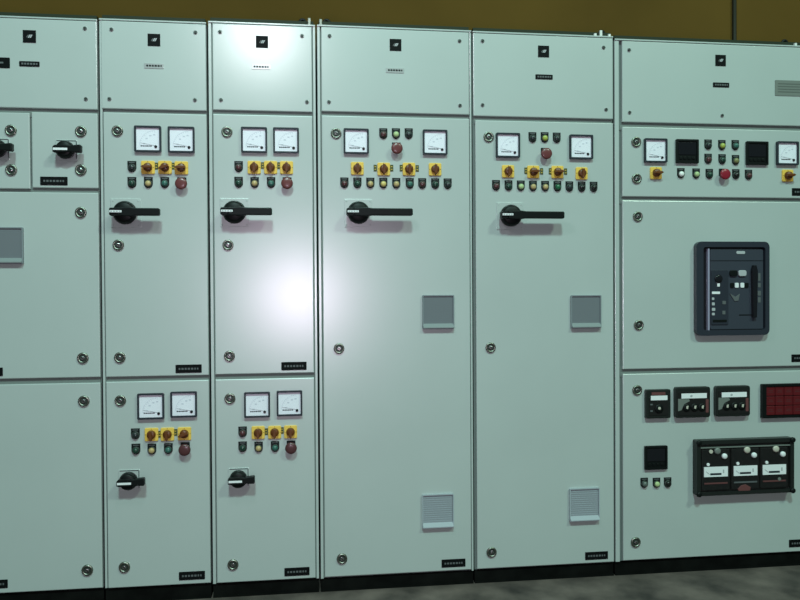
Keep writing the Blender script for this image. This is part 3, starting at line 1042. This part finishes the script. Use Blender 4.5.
# ---------------------------------------------------------------- the cabinets
LABELS = [
    'pale grey switchgear cabinet with two small knob doors side by side above a vented door',
    'narrow grey metered cabinet next to the cabinet with two small knob doors',
    'narrow grey metered cabinet beside the first tall single-door cabinet, with the brighter top cover',
    'wide grey cabinet with one tall door, standing against a narrow cabinet with two metered doors',
    'wide grey cabinet with one tall door, standing against the cabinet with the black circuit breaker',
    'wide grey cabinet with black circuit breaker, protection relays and dark red alarm windows',
]
Y_FRAME, Y_DOOR = 0.014, 0.0
DEPTH = 0.75
for ci, c in enumerate(CABINETS):
    x0, x1 = c['x']
    xc = (x0 + x1) / 2
    cab = thing('switchgear_cabinet', LABELS[ci], 'cabinet', (xc, 0, 0), 'grey switchgear cabinets in one row')
    zb, zt = c['bottom'], c['top']
    # plinth
    m = MB()
    m.box(x0 - xc, x1 - xc, 0.0, zb - 0.001, DEPTH, 0.012, 'plinth')
    m.box(x0 - xc, x1 - xc, 0.0, 0.006, 0.03, 0.004, 'plinth')
    link('plinth', m.mesh('plinth'), cab, label='black plinth under the grey cabinet')
    # carcass with its front frame: end posts and rails between the doors
    m = MB()
    m.box(x0 - xc, x1 - xc, zb, zt, DEPTH, Y_FRAME, 'rebate')
    pl, pr = c['post']
    link('carcass', m.mesh('carcass'), cab)
    for side, w in ((0, pl), (1, pr)):
        if w:
            a = (x0 - xc) if side == 0 else (x1 - xc - w)
            m = MB()
            m.box(a, a + w, zb, zt, Y_FRAME, 0.003, 'paint', 0.0015)
            link('frame_post', m.mesh('frame_post'), cab)
    tops = []
    for z_ in sorted(d['r'][3] for d in c['doors']):
        if not tops or z_ - tops[-1] > 0.05:
            tops.append(z_)
    for zc in tops:
        above = [r_[2] for r_ in [d['r'] for d in c['doors']] + [c['cover']['r']] if r_[2] > zc + 0.005]
        m = MB()
        m.box(x0 - xc + pl + 0.004, x1 - xc - pr - 0.004, zc - 0.012, min(above) + 0.012, Y_FRAME + 0.001, 0.0105, 'rebate')
        link('frame_rail', m.mesh('frame_rail'), cab)
    m = MB()
    m.box(x0 - xc, x1 - xc, zt - 0.006, zt, Y_FRAME, -0.001, 'paint', 0.0015)
    link('frame_rail', m.mesh('frame_rail'), cab)
    m = MB()
    m.box(x0 - xc + 0.006, x1 - xc - 0.006, zt, zt + 0.020, DEPTH - 0.02, 0.022, 'roof')
    link('roof', m.mesh('roof'), cab, label='dark roof sheet set back from the front')

    def leaf(name, r, locks, plates, style='door'):
        q = MB()
        q.box(r[0] - xc, r[1] - xc, r[2], r[3], 0.010, Y_DOOR, 'paint', 0.0028)
        o = link(name, q.mesh(name), cab)
        for x, z in locks:
            if r[0] < x < r[1]:
                link('door_lock', lib('lock', lock_mesh), o, (x - xc, 0, z))
        for x, z in plates:
            link('nameplate', lib('plate_' + style, lambda: nameplate_mesh(style)), o, (x - xc, 0, z))
        return o

    cv = c['cover']
    r = cv['r']
    o = leaf('top_cover', [r[0], r[1], r[2], min(r[3], zt - 0.008)], [], [cv['plate']], cv['plate_style'])
    for x, z in cv['screws']:
        link('screw', lib('screw', screw_mesh), o, (x - xc, 0, z))
    link('emblem_plate', lib('emblem', emblem_mesh), o, (cv['emblem'][0] - xc, 0, cv['emblem'][1]), 'square black plate with a white slanted emblem')
    if 'extra' in cv:
        q = MB()
        q.rbox(-0.034, 0.034, -0.019, 0.019, 0.002, 0, -0.002, 'plate', 0.0005, 2)
        q.box(-0.024, 0.012, -0.003, 0.003, -0.0018, -0.0024, 'ink')
        link('nameplate', q.mesh('nameplate'), o, (cv['extra'][0] - xc, 0, cv['extra'][1]), 'larger plain black plate')
    if 'steel' in cv:
        q = MB()
        q.rbox(-0.067, 0.067, -0.032, 0.032, 0.003, 0, -0.002, 'rating', 0.0005, 2)
        for i in range(4):
            q.box(-0.055, 0.052 - 0.01 * (i % 2), 0.015 - i * 0.011, 0.019 - i * 0.011, -0.0018, -0.0023, 'rating_ink')
        link('rating_plate', q.mesh('rating_plate'), o, (cv['steel'][0] - xc, 0, cv['steel'][1]), 'dull metal rating plate')
    for dd in c['doors']:
        leaf('door', dd['r'], dd['locks'], dd['plates'])
    for d in c['dev']:
        ADD[d['kind']](cab, (d['at'][0] - xc, 0, d['at'][1]), d)
    # lifting hardware on the roof
    for kind, (x, z) in LIFTING:
        if not x0 < x < x1:
            continue
        q = MB()
        if kind == 'bolt':
            h = max(0.010, z - zt + 0.005)
            bmq, s = q.bm, 0.005
            q.box(-s, s, 0, h, 0.018, 0.018 - 2 * s, 'bright' if x > 0.8 else 'zinc', 0.001)
            link('lifting_bolt', q.mesh('lifting_bolt'), cab, (x - xc, 0, zt), 'bolt with a painted glint on the roof edge' if x > 0.8 else 'dull bolt on the roof edge')
        else:
            R_, r_2, n1, n2 = 0.011, 0.0055, 18, 8
            bmq, mi = q.bm, q._m('black')
            vs = [[bmq.verts.new(((R_ + r_2 * math.cos(2 * math.pi * j / n2)) * math.cos(2 * math.pi * i / n1), 0.045 + r_2 * math.sin(2 * math.pi * j / n2),
                                  0.023 + (R_ + r_2 * math.cos(2 * math.pi * j / n2)) * math.sin(2 * math.pi * i / n1))) for j in range(n2)] for i in range(n1)]
            for i in range(n1):
                for j in range(n2):
                    f = bmq.faces.new((vs[i][j], vs[(i + 1) % n1][j], vs[(i + 1) % n1][(j + 1) % n2], vs[i][(j + 1) % n2]))
                    f.material_index, f.smooth = mi, True
            q.box(-0.012, 0.012, 0, 0.010, 0.068, 0.042, 'black', 0.002)
            link('lifting_eye', q.mesh('lifting_eye'), cab, (x - xc, 0, zt), 'dark lifting eye on the roof edge')
